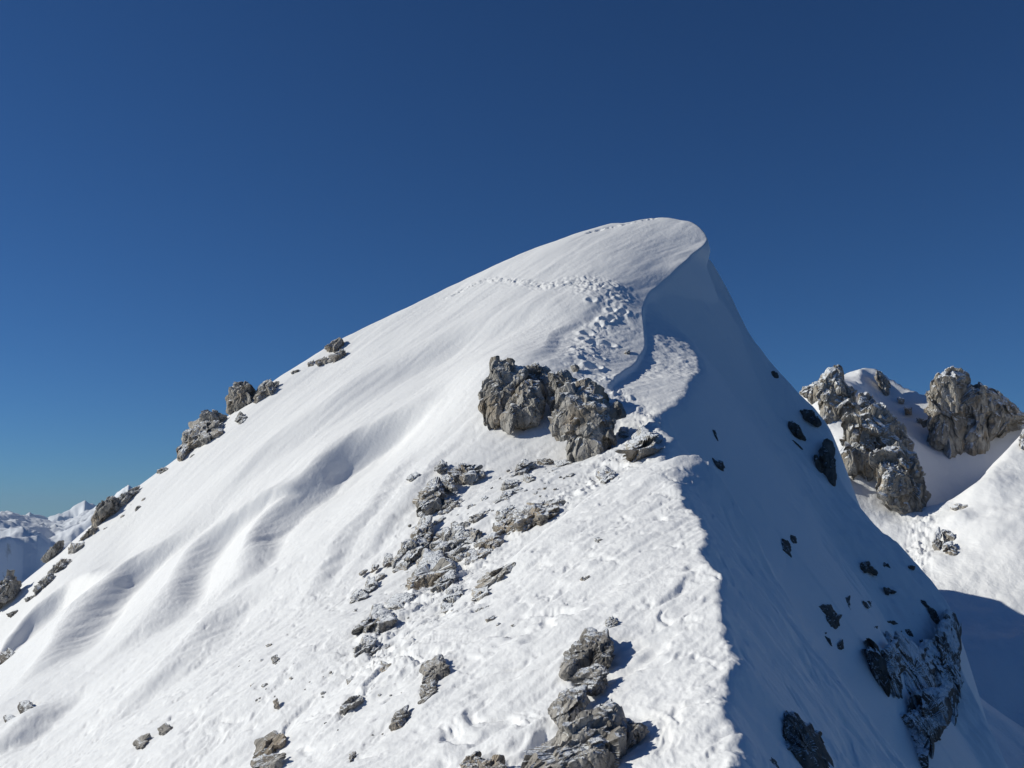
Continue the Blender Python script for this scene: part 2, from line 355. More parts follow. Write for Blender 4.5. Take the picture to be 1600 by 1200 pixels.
# ------------------------------------------------------------------ setting: snow terrain
FULL = True
def build_ridge():
    th_in = np.linspace(-30.5, 30.5, 1050 if FULL else 500)
    th_out = np.concatenate([np.linspace(30.5, 70, 70)[1:], np.linspace(70, 180, 30)[1:]])
    th = np.radians(np.concatenate([-th_out[::-1], th_in, th_out]))
    r = np.concatenate([np.linspace(0.3, 4.5, 22), np.geomspace(4.5, 30, 520)[1:], np.linspace(30, 56, 420)[1:], np.geomspace(56, 110, 40)[1:]])
    T, R = np.meshgrid(th, r, indexing='ij')
    X = R*np.sin(T); Y = R*np.cos(T); Z = np.maximum(height(X, Y), -70)
    lip = P(1092, 378, 46.6); near = sstep(2.6, 0.6, np.hypot((X-lip[0])*0.8, Y-lip[1])); top = sstep(-1.1, -0.15, Z-lip[2])
    X = X + 0.22*near*top - 0.16*near*(1-top)*sstep(-2.4, -1.2, Z-lip[2])
    me = sheet('snow_ridge', X, Y, Z)
    o = link('terrain_ridge', me, SNOW); o['kind'] = 'structure'
    o['label'] = 'steep snow ridge climbing to a corniced summit'
build_ridge()

# the col, the lit slope and the shaded bowl to the right of the summit
CS = pts((1290,722,105),(1308,738,105),(1330,752,104),(1360,775,103),(1400,791,101.5),(1440,796,100.5),(1480,787,98.5),(1520,752,98.5),(1560,712,100.5),(1600,674,103.5),(1700,600,112),(1900,640,136),(2200,760,160))
S3 = Tps(CS + pts((1380,840,96.3),(1420,870,91.6),(1500,900,85.6),(1600,860,85),(1450,920,85.5),(1600,960,78.5),(1550,1050,72.4),(1600,1200,63.2),(1530,820,91.5),(1450,1100,71),(1700,1000,73.4),(2000,1000,80),(1480,850,92)) + [(19,79,2.4),(19,87,1.6),(26,97,-9),(29,88,-7.5),(18,68,2.6),(20,104,-16),(12,90,-18)], 0.002)  # trailing points add an unseen spur, raised to cast shade on the lower slope
B3 = wall(CS, (-0.25, 1), 0.7)
RIB = pts((1348,574,150),(1352,598,139),(1368,632,126),(1392,690,113),(1425,760,103.5),(1442,796,101))
F3 = Tps(RIB + pts((1300,590,140),(1262,604,130),(1330,650,118),(1320,690,111),(1305,730,106),(1345,740,105),(1270,640,120)) + [(20,100,-28),(28,122,-14),(14,80,-42),(34,92,-14),(40,84,-13)], 0.002)
G3 = Tps(RIB + pts((1372,578,149),(1385,598,147),(1410,617,144.5),(1440,628,142),(1480,640,140),(1540,650,139),(1620,660,140),(1380,640,138),(1450,700,131),(1480,765,122),(1520,730,128),(1460,795,112),(1600,700,133),(1420,660,137),(1450,900,95)), 0.002)
B4 = wall(pts((1240,612,136),(1300,581,146),(1330,574,150),(1348,572,151),(1372,576,150),(1410,615,146),(1480,638,142),(1620,655,142)), (0, 1), 0.8)
def back_height(x, y, detail=True):
    a = smin(S3(x, y), B3(x, y), 0.8)
    b = smin(smin(F3(x, y), G3(x, y), 0.3), B4(x, y), 0.15)
    z = smax(a, b, 0.6)
    if detail:
        z = z + 0.5*fbm2(x*0.09, y*0.09, 3, 101) + 0.12*fbm2(x*0.5, y*0.5, 3, 102)
        for u, v, yy, r_, h_ in ((1495,812,94,1.6,1.0),(1545,800,96,2.2,0.6),(1560,850,90,3,.5),(1470,870,89,1.5,.4)):
            p = P(u, v, yy); z = z + h_*np.exp(-((x-p[0])**2+(y-p[1])**2)/r_**2)
        trk = pts((1440,800,97.5),(1432,820,94),(1425,845,88),(1415,860,86)); d, t = line_dist(x, y, trk)
        z = z + np.exp(-(d/1.3)**2)*0.28*fbm2(x*1.3, y*1.3, 3, 103, 0.6)
    return z
def build_col():
    th = np.radians(np.concatenate([np.linspace(4, 13, 20), np.linspace(13, 30, 420)[1:], np.linspace(30, 60, 60)[1:]]))
    r = np.concatenate([np.linspace(40, 80, 60), np.linspace(80, 125, 170)[1:], np.linspace(125, 185, 110)[1:], np.linspace(185, 260, 15)[1:]])
    T, R = np.meshgrid(th, r, indexing='ij'); X = R*np.sin(T); Y = R*np.cos(T)
    Z = back_height(X, Y); edge = sstep(8, 3, np.degrees(T))*40; Z = np.maximum(Z-edge, -75)
    o = link('terrain_col', sheet('snow_col', X, Y, Z), SNOW_FAR); o['kind'] = 'structure'
    o['label'] = 'snowy col and shaded bowl right of the summit ridge'
build_col()

def build_mountains():
    th = np.radians(np.concatenate([np.linspace(-75, -32, 90), np.linspace(-32, -14, 420)[1:], np.linspace(-14, 75, 180)[1:]]))
    r = np.concatenate([np.geomspace(110, 1500, 50), np.geomspace(1500, 11000, 340)[1:], np.geomspace(11000, 40000, 20)[1:]])
    T, R = np.meshgrid(th, r, indexing='ij'); X = R*np.sin(T); Y = R*np.cos(T)
    def warp(s): return 1-2*np.abs(fbm2(X/s, Y/s, 6, 201, 0.5))
    Z = -900 + 0*X
    base = -750 + 330*warp(1500) + 140*fbm2(X/500, Y/500, 4, 207)
    Z = np.maximum(base, -900)
    D = np.degrees(T)
    ln1 = pts((300,690,1450),(230,745,1500),(180,775,1600),(160,795,1700),(130,815,1850),(105,835,2000),(80,842,2100),(50,845,2200),(20,860,2300),(0,866,2350),(-80,885,2500))
    ln2 = pts((-200,825,3600),(-60,812,3800),(0,805,3900),(18,806,3950),(40,812,4000),(80,819,4050),(100,817,4100),(125,809,4200),(145,801,4250),(165,791,4300),(200,770,4400))
    ln3 = pts((-200,800,7500),(-60,806,7600),(0,810,7700),(22,808,7750),(35,803,7800),(47,799,7800),(60,803,7850),(74,809,7900),(92,800,7900),(110,795,7950),(121,785,8000),(133,781,8000),(150,789,8100),(200,796,8100),(300,800,8300))
    rid = warp(420); rid2 = fbm2(X/160, Y/160, 4, 209)
    for ln, kf, kb, amp in ((ln1, 1.05, .35, 22), (ln2, .022, .5, 26), (ln3, .6, .6, 110)):
        L = np.array([(p[0], p[1], p[2]) for p in ln]); az = np.arctan2(L[:, 0], L[:, 1]); rr = np.hypot(L[:, 0], L[:, 1])
        rc = np.interp(T, az, rr); zc = np.interp(T, az, L[:, 2]); dr = R-rc
        side = np.where(dr < 0, -dr*kf, dr*kb)
        outw = np.maximum(0, az[0]-T)+np.maximum(0, T-az[-1])
        da = np.abs(dr); zz = zc - side - np.where(dr < -1900, (-dr-1900)*0.9, 0)*(kf < .1) - outw*3000 + (rid-0.3)*amp*np.minimum(da/300, 1.6) + rid2*amp*0.3*np.minimum(0.15+da/200, 1)
        Z = smax(Z, zz, 8)
    Z = np.where(R < 900, np.minimum(Z, -80-(R-110)*0.9), Z); Z = np.maximum(Z, -900)
    o = link('terrain_mountains', sheet('far_mountains', X, Y, Z), FARM); o['kind'] = 'structure'
    o['label'] = 'distant snow mountains beyond the valley'
FARM = snow_mat('mountain_snow', 0.004, (0.80, 0.83, 0.88), 0.6)
def added_forest_below(m):  # unseen forest colour added low down to cut light bounced onto the snow
    t = m.node_tree; L = t.links.new; b = t.nodes['Principled BSDF']; g = N(t, 'ShaderNodeNewGeometry'); sx = N(t, 'ShaderNodeSeparateXYZ'); L(g.outputs['Position'], sx.inputs[0])
    nz = N(t, 'ShaderNodeTexNoise', Scale=0.004, Detail=6.0); L(g.outputs['Position'], nz.inputs['Vector'])
    a = N(t, 'ShaderNodeMath', operation='MULTIPLY_ADD'); a.inputs[1].default_value = 400; L(nz.outputs['Fac'], a.inputs[0]); L(sx.outputs[2], a.inputs[2])
    r = N(t, 'ShaderNodeMapRange'); r.inputs['From Min'].default_value = -700; r.inputs['From Max'].default_value = -480; L(a.outputs[0], r.inputs['Value'])
    sl = N(t, 'ShaderNodeSeparateXYZ'); L(g.outputs['Normal'], sl.inputs[0]); n2 = N(t, 'ShaderNodeTexNoise', Scale=0.012, Detail=8.0, Roughness=0.7); L(g.outputs['Position'], n2.inputs['Vector'])
    q = N(t, 'ShaderNodeMath', operation='MULTIPLY_ADD'); q.inputs[1].default_value = 0.9; L(n2.outputs['Fac'], q.inputs[0]); L(sl.outputs[2], q.inputs[2])
    rr = N(t, 'ShaderNodeMapRange'); rr.inputs['From Min'].default_value = 0.72; rr.inputs['From Max'].default_value = 0.86; L(q.outputs[0], rr.inputs['Value'])
    m0 = N(t, 'ShaderNodeMix'); m0.data_type = 'RGBA'; L(rr.outputs[0], m0.inputs[0]); m0.inputs[6].default_value = (0.16, 0.15, 0.14, 1); m0.inputs[7].default_value = (0.80, 0.83, 0.88, 1)
    mx = N(t, 'ShaderNodeMix'); mx.data_type = 'RGBA'; L(r.outputs[0], mx.inputs[0]); mx.inputs[6].default_value = (0.05, 0.06, 0.045, 1); L(m0.outputs[2], mx.inputs[7])
    L(mx.outputs[2], b.inputs['Base Color'])
added_forest_below(FARM)
build_mountains()
def build_valley():
    n = 96; R = np.array([0.0, 150, 1200, 9000, 45000]); T = np.linspace(0, 2*math.pi, n+1)
    TT, RR = np.meshgrid(T, R, indexing='ij')
    o = link('ground_valley', sheet('valley', RR*np.cos(TT), RR*np.sin(TT), np.full(TT.shape, -905.0)), FARM); o['kind'] = 'structure'
    o['label'] = 'snowy valley floor far below the ridge'
build_valley()
# ------------------------------------------------------------------ rocks
_ico = {}
def ico(level):
    if level not in _ico:
        import bmesh
        bm = bmesh.new(); bmesh.ops.create_icosphere(bm, subdivisions=level, radius=1.0)
        V = np.array([v.co[:] for v in bm.verts]); Fq = np.array([[v.index for v in f.verts] for f in bm.faces]); bm.free()
        V /= np.linalg.norm(V, axis=1)[:, None]; _ico[level] = (V, Fq)
    return _ico[level]
def facet(p, n, seed, stretch=(1, 1, 1)):
    """craggy noise: every cell is a tilted flat face with its own step"""
    rs = np.random.RandomState(seed); q = p*np.array(stretch)
    lo, hi = q.min(0), q.max(0); S = lo+(hi-lo)*rs.rand(n, 3)
    Nn = rs.normal(size=(n, 3)); Nn /= np.linalg.norm(Nn, axis=1)[:, None]; off = rs.rand(n)-0.5
    d = ((q[:, None]-S[None])**2).sum(2) if len(q)*n < 6e6 else np.stack([((q-s)**2).sum(1) for s in S], 1)
    i = d.argmin(1)
    return ((q-S[i])*Nn[i]).sum(1), off[i]
def lobe(poly, depth, stand, seed, thick, rough, fn, cells=1.0):
    U = np.array(poly, float); c = U.mean(0)
    ang = np.linspace(-math.pi, math.pi, 181); R = np.zeros(181)
    for k, a in enumerate(ang):
        d = np.array([math.cos(a), math.sin(a)]); best = 0
        for i in range(len(U)):
            p, q = U[i]-c, U[(i+1) % len(U)]-c; e = q-p; den = d[0]*e[1]-d[1]*e[0]
            if abs(den) < 1e-9: continue
            t = (p[0]*e[1]-p[1]*e[0])/den; s_ = (p[0]*d[1]-p[1]*d[0])/den
            if t > 0 and -1e-6 <= s_ <= 1+1e-6: best = max(best, t)
        R[k] = best
    R = np.where(R <= 0, np.median(R), R)
    W = (U[:, 0].max()-U[:, 0].min()); H = (U[:, 1].max()-U[:, 1].min()); px = max(W, H)
    if depth is None:
        hs_ = [(hit(u, v, fn), u, v) for u, v in U] + [(hit(c[0], c[1], fn), c[0], c[1])]
        hs_ = [h for h in hs_ if h[0]]
        if not hs_: return None
        A = np.array([(1, h[1]-c[0], h[2]-c[1]) for h in hs_]); b = np.array([h[0] for h in hs_])
        med = np.median(b); b = np.clip(b, med*0.9, med*1.1)
        co = np.linalg.lstsq(A.T@A+np.diag([0, 40.0, 40.0]), A.T@b, rcond=None)[0]
        base = co[0]+co[2]*H*0.35
        co = np.array([co[0]*(1-stand)+base*stand, co[1]*(1-stand), co[2]*(1-stand)]); co[0] -= 0.22*thick*min(W, H)*co[0]/F
    else: co = np.array([depth, 0, 0])
    size = math.sqrt(W*H)*co[0]/F
    big = math.sqrt(W*H)
    lv = 3 if big < 7 else 4 if big < 14 else 5 if big < 32 else 6 if big < 75 else 7
    V, Fq = ico(lv); a, b, cc = V[:, 0], V[:, 1], V[:, 2]
    th = np.arctan2(-b, a); rho = np.hypot(a, b)**0.8*1.04
    R = R.copy()
    for _ in range(6): R[1:-1] = 0.25*R[:-2]+0.5*R[1:-1]+0.25*R[2:]; R[0] = R[-1] = 0.5*(R[1]+R[-2])
    rs_ = np.random.RandomState(seed+3); wob = sum(rs_.normal()*np.cos(k*ang+rs_.rand()*6.3)/k**0.7 for k in range(3, 14))
    Rt = np.interp(th, ang, R*(1.02+0.075*wob))
    # round the far half a little, keep the near half blocky
    u = c[0]+rho*Rt*np.cos(th); v = c[1]+rho*Rt*np.sin(th)
    d = co[0]+co[1]*(u-c[0])+co[2]*(v-c[1])
    T = thick*min(W, H)*co[0]/F
    d = d - np.sign(cc)*np.abs(cc)**0.75*T*np.where(cc > 0, 1.0, 0.9)
    Pw = ray(u, v)*d[:, None]; ctr = P(c[0], c[1], co[0]); out = Pw-ctr; ln = np.linalg.norm(out, axis=1)+1e-6; out = out/ln[:, None]
    fwd = -ctr/np.linalg.norm(ctr); rk = np.random.RandomState(seed+50)      # broken flat faces
    for k in range(0 if stand > 0.7 else int(4+5*cells)):
        n_ = rk.normal(size=3); n_ /= np.linalg.norm(n_)
        if n_@fwd < -0.1: n_ = -n_
        dd_ = (Pw-ctr)@n_; h_ = dd_.max()*((0.58+0.25*rk.rand()) if n_@fwd > 0.45 else (0.90+0.12*rk.rand()))
        Pw = Pw - np.maximum(dd_-h_, 0)[:, None]*n_*0.96
    out = Pw-ctr; out = out/(np.linalg.norm(out, axis=1)+1e-6)[:, None]
    q = (Pw-ctr)/size
    n1 = {3: 8, 4: 12, 5: 18, 6: 30, 7: 44}[lv]; n1 = max(6, int(n1*cells))
    f1, o1 = facet(q+0.06*np.stack([fbm3(q*3+k, 3, seed+k) for k in (1, 2, 3)], 1), n1, seed, (1, 1, 0.6))
    disp = rough*size*(0.65*f1+0.30*o1)
    if lv >= 5:
        f2, o2 = facet(q+0.03*np.stack([fbm3(q*7+k, 2, seed+k) for k in (4, 5, 6)], 1), n1*6, seed+1, (1, 1, 0.33))
        disp = disp+rough*size*(0.6*f2+0.13*o2)
    disp = disp + rough*size*(0.045*fbm3(q*4, 5 if lv > 5 else 4, seed+9, 0.6) - 0.06*np.abs(noise3(q*np.array([9, 9, 3.0]), seed+12)))
    Pw = Pw+out*disp[:, None]
    return Pw, Fq
rseed = [100]
def rock(name, label, cat, spec, mat=None, depth=None, stand=0.3, thick=0.5, rough=0.5, group=None, fn=None, grow=1.0, cells=1.0):
    VV, FF, off = [], [], 0
    for s_ in spec.split('|'):
        poly = [tuple(float(q) for q in t.split(',')) for t in s_.split()]
        rseed[0] += 7
        mu = sum(q[0] for q in poly)/len(poly); mv = sum(q[1] for q in poly)/len(poly)
        poly = [(mu+(q[0]-mu)*grow, mv+(q[1]-mv)*grow) for q in poly]
        r_ = lobe(poly, depth, stand, rseed[0], thick, rough, fn, cells)
        if r_ is None: print('no ground for', label); continue
        VV.append(r_[0]); FF.append(r_[1]+off); off += len(r_[0])
    if not VV: return
    V = np.concatenate(VV); Fq = np.concatenate(FF); o0 = V.mean(0)
    o = link(name, mesh_np(name, V-o0, Fq), mat or ROCK, smooth=False); o.location = o0.tolist()
    o['label'] = label; o['category'] = cat
    if group: o['group'] = group
    return o

# the two big outcrops under the crest
rock('rock_outcrop', 'broad craggy grey outcrop under the snow crest, left of the taller one', 'rock outcrop',
     '780,559 767,573 759,595 752,636 755,657 772,673 783,648 800,630 812,600 822,586 803,567|800,622 815,600 842,600 850,625 847,651 834,664 816,671 794,670 788,650|834,573 856,575 868,590 862,620 842,624 822,600 820,584', stand=.75, thick=.5)
rock('rock_outcrop', 'tall craggy grey outcrop with rounded top, biggest rock in the middle of the ridge', 'rock outcrop',
     '856,582 875,579 894,592 912,605 920,640 895,662 868,655 860,610|872,614 906,603 925,607 947,623 961,634 962,664 957,690 950,710 931,726 903,732 888,716 880,691 870,650', stand=.75, thick=.55)
G1 = 'grey rocks on the snowy rib in the middle of the ridge'
for lab, sp in (
    ('pointed grey rock on the snow rim behind the top of the near bump', '1003,670 1012,675 1028,691 1031,706 1015,720 997,726 983,731 984,700 994,684'),
    ('low grey rock on the snow rim between the tall outcrop and the near bump', '937,737 947,734 959,737 962,744 941,758'),
    ('small dark rock in the shaded hollow right of the tall outcrop', '970,669 980,670 981,681 973,689 969,681'),
    ('tiny dark stone in the trampled snow above the outcrops', '972,556 978,549 984,546 983,551 976,558'),
    ('small dark stone in the snow just above the gap between the two big outcrops', '893,571 899,569 904,574 902,580 895,581'),
    ('rounded lone stone highest left of the rubble band', '689,721 697,724 695,735 686,741 681,733'),
    ('wide knobbly rock at the top of the rubble band', '705,735 725,726 742,732 742,746 731,757 716,751 706,744'),
    ('thin flat stone right of the wide knobbly rock', '744,743 752,739 760,742 758,746 750,747'),
    ('broken rock just below the wide knobbly rock', '684,751 700,746 705,757 712,763 709,769 691,769'),
    ('tall smooth-faced grey rock on the left edge of the rubble band', '670,760 681,755 691,769 694,794 681,802 662,807 653,785 659,772'),
    ('low stone touching the right foot of the tall smooth-faced rock', '694,779 706,780 716,785 709,791 694,794'),
    ('slanted grey rock below and left of the tall outcrop', '816,721 834,722 828,735 812,744 805,744 809,730'),
    ('small blocky stone below the slanted grey rock', '819,741 831,743 836,754 828,758 820,752'),
    ('rounded stone on the snow midway between rubble band and tall outcrop', '789,752 808,751 805,763 794,769 786,760'),
    ('small stone directly under the rounded midway stone', '786,769 798,769 797,782 784,785'),
    ('flat snow-covered ledge of rock left of the foot of the tall outcrop', '841,719 852,717 862,721 859,727 841,727'),
    ('small stones at the left foot of the tall outcrop', '869,721 880,719 891,722 887,732 872,729'),
    ('snow-dusted ledge rock above the long slab by the bump edge', '822,783 831,792 847,785 872,782 878,791 862,801 831,798'),
    ('square grey block standing left of the long slab', '780,799 792,797 805,801 805,810 800,816 778,813'),
    ('grey block under the square block', '775,819 800,813 805,830 789,835 775,832'),
    ('long grey slab along the edge of the near bump', '802,807 831,794 859,799 862,804 837,822 816,832 805,830'),
    ('small angular rock alone in the snow left of the square block', '736,807 755,801 756,807 747,815 736,818'),
    ('low snow-edged stone left of the small angular rock', '716,819 734,815 733,821 719,826'),
    ('wide grey rock in the centre of the rubble band', '694,830 719,829 725,847 716,857 700,860 678,863 681,847 691,844'),
    ('rough grey stone right of the wide centre rock', '725,833 747,829 750,837 741,847 728,846'),
    ('tilted slab with a bright snow cushion in front', '750,844 772,837 778,847 775,863 762,860 747,854'),
    ('pale boulder half buried under the tilted slab', '734,863 750,860 766,860 762,872 741,880 731,876'),
    ('stone wedged between the wide centre rock and the pale boulder', '697,866 715,858 731,856 731,874 712,882 700,879'),
    ('dark ragged crag on the left side of the rubble band', '662,806 672,811 674,830 672,850 664,860 647,858 647,832|650,840 664,850 660,866 640,878 625,887 617,880 631,850'),
    ('thin dark stone left of the ragged crag', '603,866 612,868 611,885 603,894 600,880'),
    ('small upright stone above the twin stones on the left snow', '583,883 592,883 587,894 582,896'),
    ('upper of the twin stones on the left snow', '575,904 585,905 584,918 580,930 573,935 571,919'),
    ('lower, rounder of the twin stones on the left snow', '552,929 562,922 570,927 572,941 559,946 552,940'),
    ('squared block casting a blue shadow to its right', '609,935 625,930 644,930 644,949 619,952 609,946'),
    ('big streaked grey rock at the foot of the rubble band', '662,869 687,866 694,885 700,897 687,916 666,926 650,926 650,904 656,885'),
    ('narrow leaning slab below the big streaked rock', '694,899 712,891 706,907 694,919 672,938 675,922'),
    ('angular grey stone under the narrow leaning slab', '700,922 719,916 720,929 706,944 697,935'),
    ('small upright stone at the end of the blue shadow', '691,943 705,944 700,960 691,957'),
    ('long slanting slab pointing up to the right on the near bump', '750,907 766,894 781,891 797,882 802,883 791,904 766,919 750,919'),
    ('blocky stone at the lower end of the long slanting slab', '739,922 761,919 762,935 750,941 741,935'),
    ('flat dark stone in the snow below the slanting slab', '744,954 762,947 764,952 750,960'),
    ('smaller flat dark stone below and right of the first', '759,968 772,961 770,968 762,972'),
    ('steep craggy rock beside the churned snow lower left', '583,952 594,949 606,968 597,991 581,1004 571,990 561,985 575,972|570,995 585,1000 578,1012 570,1022 559,1029 562,1010'),
    ('tiny rock poking out of the bump near its upper middle', '930,841 937,841 942,852 933,854'),
    ('small flat stone in the middle of the near bump', '906,906 912,902 920,900 918,907'),
    ('small pointed stone just above the large foreground crag', '948,972 956,963 964,972 959,980 950,983')):
    rock('rock', lab, 'rock', sp, group=G1, stand=.3, thick=.55, rough=.7, grow=1.14)
G2 = 'rocks in the foreground snow'
for lab, sp, kw in (
    ('large angular split crag in the foreground snow', '897,1012 915,992 932,988 936,1020 925,1050 906,1055 884,1053 884,1017|930,990 949,985 958,1017 951,1048 938,1056 925,1030|908,1052 930,1040 949,1050 947,1075 930,1088 912,1078', {}),
    ('dark smooth boulder below the large foreground crag', '870,1093 897,1075 913,1080 915,1098 902,1116 906,1129 879,1138 866,1116', {}),
    ('broad brownish-grey boulder at the bottom edge', '835,1195 848,1179 875,1161 911,1129 940,1116 960,1125 968,1152 985,1185 980,1225 890,1240 820,1225', {}),
    ('flat dark ledge on the right of the broad bottom boulder', '960,1120 987,1129 1010,1143 1001,1156 974,1170 962,1150', {}),
    ('cluster of knobbly stones at the bottom centre edge', '722,1196 730,1184 744,1179 752,1190 748,1212 724,1212|750,1190 770,1187 785,1188 788,1212 752,1214', {}),
    ('dark fin of rock sticking out of the snow left of centre', '661,1048 672,1032 686,1028 695,1044 693,1066 680,1080 666,1068|660,1075 676,1066 686,1076 677,1093 662,1107 656,1095', {}),
    ('dark reddish rock in a melted hollow', '596,1033 610,1038 624,1053 610,1060 596,1051', {}),
    ('small dark stone right of the reddish rock', '632,1042 641,1042 639,1053 632,1051', {}),
    ('dark jagged rock leaning in the lower left snow', '618,1116 636,1105 634,1125 618,1145 607,1138', {}),
    ('low brown rock left of the jagged leaning rock', '535,1104 549,1093 567,1087 564,1098 546,1114', {}),
    ('streaky layered rock at the lower left edge', '398,1179 405,1158 429,1143 445,1156 440,1174 425,1180|393,1190 410,1182 440,1180 436,1205 393,1210', {}),
    ('small dark stone above the bottom edge, left of centre', '546,1179 556,1173 555,1188 548,1192', {}),
    ('small pale brown stone on the pitted slope', '425,1027 433,1024 436,1034 427,1038', {}),
    ('smaller brown stone below the pale brown one', '427,1098 433,1093 436,1104 429,1108', {}),
    ('brown stone half under snow near the pitted slope', '541,1062 549,1060 552,1070 544,1072', {}),
    ('flat dark chip of rock on the pitted slope', '415,1008 424,1005 428,1009 419,1012', {}),
    ('grey stone crusted with snow at the far lower left', '210,1160 222,1150 232,1157 228,1168 214,1170', {}),
    ('snow-crusted stone ring on the lower left slope', '248,1138 258,1132 268,1138 262,1148 250,1148', {})):
    rock('rock', lab, 'rock', sp, group=G2, mat=ROCK_NEAR, stand=.4, thick=.5, rough=.55, grow=1.08, cells=.6, **kw)
G3_ = 'rocks along the left skyline and the slope below it'
for lab, sp in (
    ('lone dark rock on the slope at the left photo edge', '2,1020 14,1013 25,1024 40,1029 35,1038 14,1045 2,1041'),
    ('ragged dark rock in the shade at lower left, upper of two', '30,1098 45,1094 52,1105 65,1105 63,1125 49,1131 38,1118 30,1115'),
    ('ragged dark rock in the shade at lower left, lower of two', '7,1122 17,1115 30,1125 28,1143 17,1152 9,1140'),
    ('small flat rock above the lone dark rock', '10,996 25,989 26,996 14,1003'),
    ('tiny flat rock high at the left photo edge', '10,959 28,954 24,962 18,967')):
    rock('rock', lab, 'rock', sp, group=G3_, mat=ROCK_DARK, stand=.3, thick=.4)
for lab, sp, dd in (
    ('highest rock on the left skyline', '512,541 529,530 533,538 527,548 514,553', 48),
    ('low rock just under the highest skyline rock', '516,556 536,547 541,554 530,562 516,568', 47.6),
    ('small rock left of the low one on the skyline', '495,564 510,558 509,569 495,575', 47.6),
    ('tiny stone on the skyline between highest rock and the twin pillars', '481,568 489,563 492,573 483,575', 47.5),
    ('tiny stone on the bare skyline snow', '454,582 465,578 464,586 457,588', 47.2),
    ('left pillar of the twin pillars on the skyline', '362,607 375,601 386,607 392,620 403,630 385,632 375,634 362,644 359,622', 46.3),
    ('right pillar of the twin pillars on the skyline', '407,605 424,595 431,601 428,616 411,629 397,622', 46.6),
    ('small dark rock on the snow just below the twin pillars', '366,661 375,644 386,654 379,663', 45.6),
    ('upper block of the big skyline crag', '315,652 326,642 349,644 351,656 334,663 318,664', 46),
    ('big blocky crag on the left skyline', '285,680 292,672 305,672 308,690 300,712 279,724 280,699|300,665 312,659 334,661 349,676 334,695 312,706 300,700', 45.4),
    ('small stone on the skyline below the big crag', '245,735 259,730 262,735 252,741', 44.6),
    ('long row of broken rock beside the distant mountains', '188,777 204,766 217,759 211,772 202,783 190,792|146,812 155,796 169,779 186,779 190,792 172,803 150,822', 43.6),
    ('thin rock streak below the long broken row', '139,830 156,821 155,829 131,845 121,850', 43),
    ('dark knob of rock on the lower skyline', '112,849 129,851 127,864 112,875 109,860', 42.4),
    ('sloping brown slab seen against the dark valley', '67,873 86,851 101,845 92,864 71,879', 43.4),
    ('long low rock under the dark knob', '79,890 94,879 116,869 112,882 90,892 77,899', 42),
    ('rounded dark rock with brown turf on the lower slope', '56,916 75,901 88,905 81,920 56,931', 41.6),
    ('little dark stone below the rounded rock', '40,936 56,929 50,941 42,944', 41.2),
    ('dark crag cut by the left photo edge', '-6,915 8,906 19,901 30,912 26,927 11,942 -12,950', 41.2)):
    rock('rock', lab, 'rock', sp, group='rocks along the left skyline', mat=ROCK, stand=.45, thick=.5, rough=.7, grow=1.08)
G4 = 'dark rocks in the shaded flank'
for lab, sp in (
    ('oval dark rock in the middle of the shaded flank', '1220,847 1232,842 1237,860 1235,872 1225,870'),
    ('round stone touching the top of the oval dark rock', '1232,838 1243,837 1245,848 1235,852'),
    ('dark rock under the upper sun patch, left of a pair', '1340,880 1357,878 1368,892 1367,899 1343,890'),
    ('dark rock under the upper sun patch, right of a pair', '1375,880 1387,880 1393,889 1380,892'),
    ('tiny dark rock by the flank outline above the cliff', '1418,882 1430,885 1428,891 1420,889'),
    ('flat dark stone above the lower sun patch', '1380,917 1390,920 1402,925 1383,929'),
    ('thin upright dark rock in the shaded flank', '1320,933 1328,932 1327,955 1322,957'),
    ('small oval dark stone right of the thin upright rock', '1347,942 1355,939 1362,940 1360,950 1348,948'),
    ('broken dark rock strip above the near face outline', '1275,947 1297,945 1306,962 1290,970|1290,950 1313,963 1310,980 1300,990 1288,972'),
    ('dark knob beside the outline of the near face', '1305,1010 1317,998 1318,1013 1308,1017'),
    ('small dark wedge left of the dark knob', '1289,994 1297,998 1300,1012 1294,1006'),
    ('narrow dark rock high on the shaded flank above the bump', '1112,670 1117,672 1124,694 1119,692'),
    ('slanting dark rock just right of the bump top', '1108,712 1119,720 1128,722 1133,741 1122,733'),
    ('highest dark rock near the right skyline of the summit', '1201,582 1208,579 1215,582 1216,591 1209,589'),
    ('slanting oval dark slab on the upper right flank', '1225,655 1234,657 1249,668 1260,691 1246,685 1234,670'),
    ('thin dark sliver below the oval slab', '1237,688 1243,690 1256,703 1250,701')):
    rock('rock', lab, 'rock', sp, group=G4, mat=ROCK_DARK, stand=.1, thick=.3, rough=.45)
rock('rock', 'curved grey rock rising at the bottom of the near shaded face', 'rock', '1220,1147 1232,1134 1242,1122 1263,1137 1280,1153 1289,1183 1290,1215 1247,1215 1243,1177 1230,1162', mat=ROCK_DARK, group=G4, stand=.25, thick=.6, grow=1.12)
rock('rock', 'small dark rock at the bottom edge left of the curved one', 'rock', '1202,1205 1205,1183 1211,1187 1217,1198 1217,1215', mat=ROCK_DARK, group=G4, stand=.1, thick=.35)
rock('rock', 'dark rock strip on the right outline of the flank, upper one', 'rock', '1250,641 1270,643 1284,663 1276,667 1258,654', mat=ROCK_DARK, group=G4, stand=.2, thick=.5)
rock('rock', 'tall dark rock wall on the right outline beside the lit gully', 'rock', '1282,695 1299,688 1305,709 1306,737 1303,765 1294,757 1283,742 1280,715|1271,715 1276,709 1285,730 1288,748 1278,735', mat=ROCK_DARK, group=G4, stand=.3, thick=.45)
CL = '1337,1030 1355,1008 1377,1017 1400,1003 1410,1040 1400,1080 1383,1087 1353,1057|1395,1010 1415,1002 1440,1018 1455,1035 1460,1075 1440,1105 1415,1085 1398,1060|1452,1030 1463,987 1485,968 1497,987 1498,1057 1490,1100 1470,1120 1452,1090|1430,1085 1480,1080 1485,1110 1463,1147 1438,1195 1412,1160 1398,1133 1420,1117'
